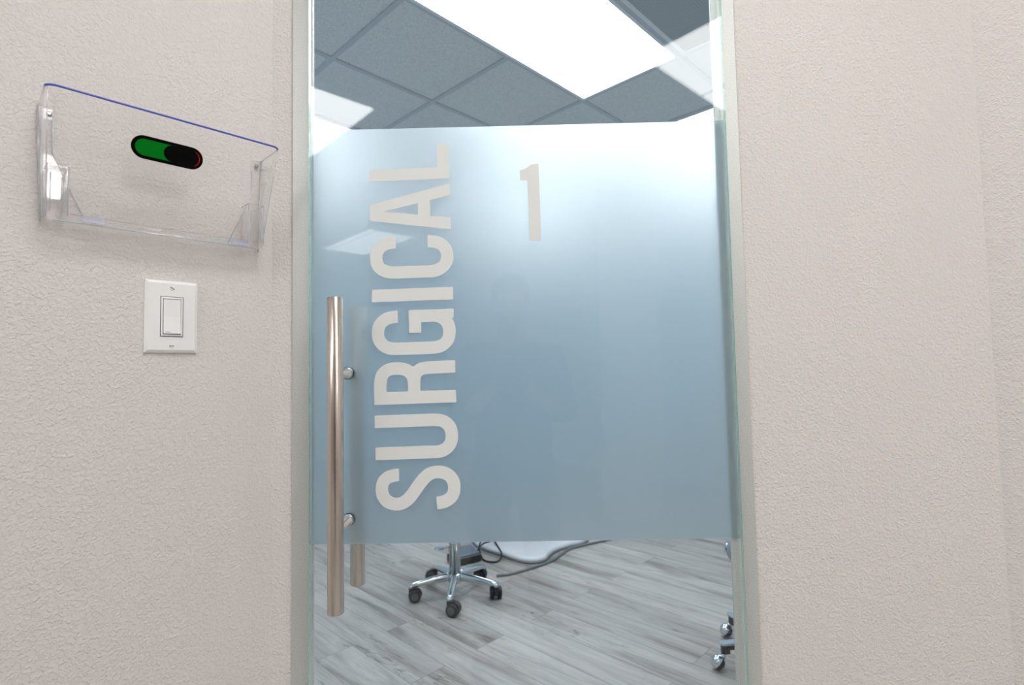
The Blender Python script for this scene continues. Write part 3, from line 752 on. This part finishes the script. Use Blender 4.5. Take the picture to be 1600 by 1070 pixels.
b.sheet(rows); bmesh.ops.remove_doubles(b.bm, verts=b.bm.verts[:], dist=1e-6); bmesh.ops.holes_fill(b.bm, edges=[e for e in b.bm.edges if e.is_boundary], sides=200)
b.build('rubber_edge', M['hose'], bp)['label'] = 'grey rubber edge of the base plate'
for x, y in ((-.07, -.22), (.01, -.20), (.085, -.27)):
    MB().lathe([(.008, .044), (.008, .050), (.004, .052)], (x, y+.02, 0), 16).build('bolt', M['chrome'], bp)
MB().box((-.14, .02, .05), (.14, .42, .40), bev=.04, seg=4).build('pedestal', M['whitep'], dc)
MB().box((-.26, -.30, .44), (.26, .42, .56), bev=.05, seg=4).build('seat', M['chairb'], dc)
MB().box((-.25, .40, .50), (.25, .56, 1.15), bev=.06, seg=4).build('backrest', M['chairb'], dc)
MB().box((-.10, -.02, .39), (.10, .40, .46)).build('seat_mount', M['darkp'], dc)

fc = tag(empty('foot_control', (-.385, 3.60, 0), math.radians(35)), 'dark box-shaped foot control on the floor behind the stool column', 'foot control')
MB().box((-.095, -.07, .002), (.095, .07, .052), bev=.012, seg=3).build('housing', M['darkp'], fc)
mt = Matrix.Translation((0, 0, .062)) @ Matrix.Rotation(.16, 4, 'X')
MB().box((-.085, -.065, -.010), (.085, .065, .010), bev=.009, seg=3, mat=mt).build('treadle', M['pedal'], fc)['label'] = 'blue grey treadle'

def cable(name, pts, r, mat, label, cat):
    v = catmull([Vector(p) for p in pts], 8, False)
    return tag(MB().tube(v, r, 10).build(name, mat), label, cat)
cable('cable', [(-.300, 3.69, .040), (-.290, 3.83, .060), (-.270, 3.93, .085), (-.222, 3.92, .085), (-.190, 3.80, .062), (-.140, 3.65, .030), (-.155, 3.575, .010), (-.205, 3.56, .008), (-.262, 3.61, .010), (-.290, 3.70, .050), (-.265, 3.77, .060), (-.205, 3.80, .075), (-.18, 3.90, .12), (-.15, 4.05, .20)],
      .0055, M['rubber'], 'black cable looped on the floor in front of the white base plate', 'cable')
cable('hose', [(-.16, 3.325, .009), (-.10, 3.335, .009), (-.04, 3.37, .009), (.08, 3.46, .009), (.19, 3.56, .009), (.26, 3.68, .009), (.33, 3.79, .009), (.46, 3.88, .009), (.60, 3.96, .009), (.75, 4.1, .009)],
      .0075, M['hose'], 'grey hose curving over the floor along the white base plate', 'hose')

# ------------------------------------------------------------------ the photographer, mirrored dimly in the door
per = tag(empty('person', (-.03, -.34, 0)), 'person in dark shirt and trousers holding a camera, mirrored dimly in the frosted band', 'person')
def skin_body(name, verts, edges, mat, parent, root=0, sub=2):
    me = bpy.data.meshes.new(name); me.from_pydata([v[0] for v in verts], edges, []); o = bpy.data.objects.new(name, me); COL.objects.link(o); o.parent = parent
    me.materials.append(mat); o.modifiers.new('skin', 'SKIN')
    if not me.skin_vertices: 
        me.attributes
    sv = me.skin_vertices[0].data if len(me.skin_vertices) else None
    if sv is None:
        return o
    for i, v in enumerate(verts):
        r = v[1] if isinstance(v[1], tuple) else (v[1], v[1]); sv[i].radius = r; sv[i].use_root = (i == root)
    s_ = o.modifiers.new('sub', 'SUBSURF'); s_.levels = sub; s_.render_levels = sub
    o.modifiers['skin'].use_smooth_shade = True
    return o
def skinned(name, verts, edges, mat, parent, root=0):
    o = skin_body(name, verts, edges, mat, parent, root)
    return o
# body (front is +y)
V = [((0, 0, .90), (.130, .090)), ((0, .0, 1.05), (.130, .090)), ((0, -.01, 1.20), (.165, .105)), ((0, -.01, 1.31), (.150, .090)), ((0, .01, 1.385), (.052, .052)), ((0, .03, 1.46), (.060, .068)), ((0, .035, 1.54), (.078, .094)), ((0, .03, 1.60), (.050, .060)),
     ((-.175, -.01, 1.30), .060), ((-.235, .02, 1.05), .047), ((-.13, .20, 1.13), .036), ((-.085, .235, 1.17), (.022, .036)),
     ((.175, -.01, 1.30), .060), ((.235, .02, 1.05), .047), ((.13, .20, 1.13), .036), ((.085, .235, 1.17), (.022, .036)),
     ((-.095, 0, .80), .095), ((-.115, .01, .47), .062), ((-.13, -.02, .10), .042), ((-.14, .11, .035), (.042, .026)),
     ((.095, 0, .80), .095), ((.115, .01, .47), .062), ((.13, -.02, .10), .042), ((.14, .11, .035), (.042, .026))]
E = [(0,1),(1,2),(2,3),(3,4),(4,5),(5,6),(6,7),(3,8),(8,9),(9,10),(10,11),(3,12),(12,13),(13,14),(14,15),(0,16),(16,17),(17,18),(18,19),(0,20),(20,21),(21,22),(22,23)]
skinned('body', V, E, M['skin'], per)
# clothes a little larger than the body
sh = [((0, 0, .86), (.185, .150)), ((0, 0, .96), (.180, .145)), ((0, .0, 1.08), (.172, .135)), ((0, -.01, 1.22), (.186, .130)), ((0, -.01, 1.325), (.160, .105)), ((0, .0, 1.395), (.072, .070)),
      ((-.175, -.01, 1.305), .072), ((-.235, .02, 1.05), .060), ((-.15, .165, 1.11), .050), ((.175, -.01, 1.305), .072), ((.235, .02, 1.05), .060), ((.15, .165, 1.11), .050)]
skinned('shirt', sh, [(0,1),(1,2),(2,3),(3,4),(4,5),(4,6),(6,7),(7,8),(4,9),(9,10),(10,11)], M['shirt'], per)
tr = [((0, 0, 1.01), (.150, .112)), ((0, 0, .91), (.165, .122)), ((-.100, 0, .76), .108), ((-.115, .01, .47), .080), ((-.13, -.01, .10), .068), ((.100, 0, .76), .108), ((.115, .01, .47), .080), ((.13, -.01, .10), .068)]
skinned('trousers', tr, [(0,1),(1,2),(2,3),(3,4),(1,5),(5,6),(6,7)], M['trousers'], per, 1)
for s_ in (-1, 1):
    MB().ball((s_*.14, .055, .045), .05, (1.0, 2.6, .85)).build('shoe', M['shoe'], per)
    for k in range(4):      # fingers curled round the camera body
        z = 1.205-.020*k; x = s_*.074
        MB().tube(catmull([(x+s_*.012, .238, z), (x, .268+.002*(k % 2), z), (x-s_*.022, .276, z-.001), (x-s_*.036, .272, z-.002)], 4, False), [.0085]*12+[.006], 10).build('finger', M['skin'], per)
    MB().tube(catmull([(s_*.082, .222, 1.165), (s_*.066, .214, 1.185), (s_*.048, .215, 1.196)], 4, False), [.0105]*8+[.008], 10).build('thumb', M['skin'], per)
MB().ball((0, -.004, 1.590), .098, (.88, 1.02, .84)).build('hair', M['hair'], per)
fa_ = MB().ball((0, .128, 1.515), .014, (.7, 1.1, 1.4)).build('nose', M['skin'], per)
for s_ in (-1, 1):
    MB().ball((s_*.030, .116, 1.530), .011, (1.2, .6, .7)).build('eye', M['darkp'], per)
    MB().ball((s_*.080, .03, 1.53), .022, (.4, .8, 1.25)).build('ear', M['skin'], per)
MB().ball((0, .118, 1.475), .020, (1.2, .35, .28)).build('mouth', pbr('lips', (.45, .18, .15), .5), per)
dcam = tag(empty('camera_body', (-.03, -.068, 1.175)), 'black camera held in both hands by the mirrored person', 'camera')
MB().box((-.062, -.028, -.042), (.062, .012, .036), bev=.008, seg=3).box((-.022, -.022, .030), (.022, .008, .056), bev=.005).build('housing', M['darkp'], dcam)
MB().lathe([(.030, .012), (.033, .02), (.033, .045), (.028, .050)], (0, 0, -.004), 32, 'y').build('lens', M['rubber'], dcam)

# drop the leftovers
for o in list(bpy.data.objects):
    if o.name not in C.objects: bpy.data.objects.remove(o)
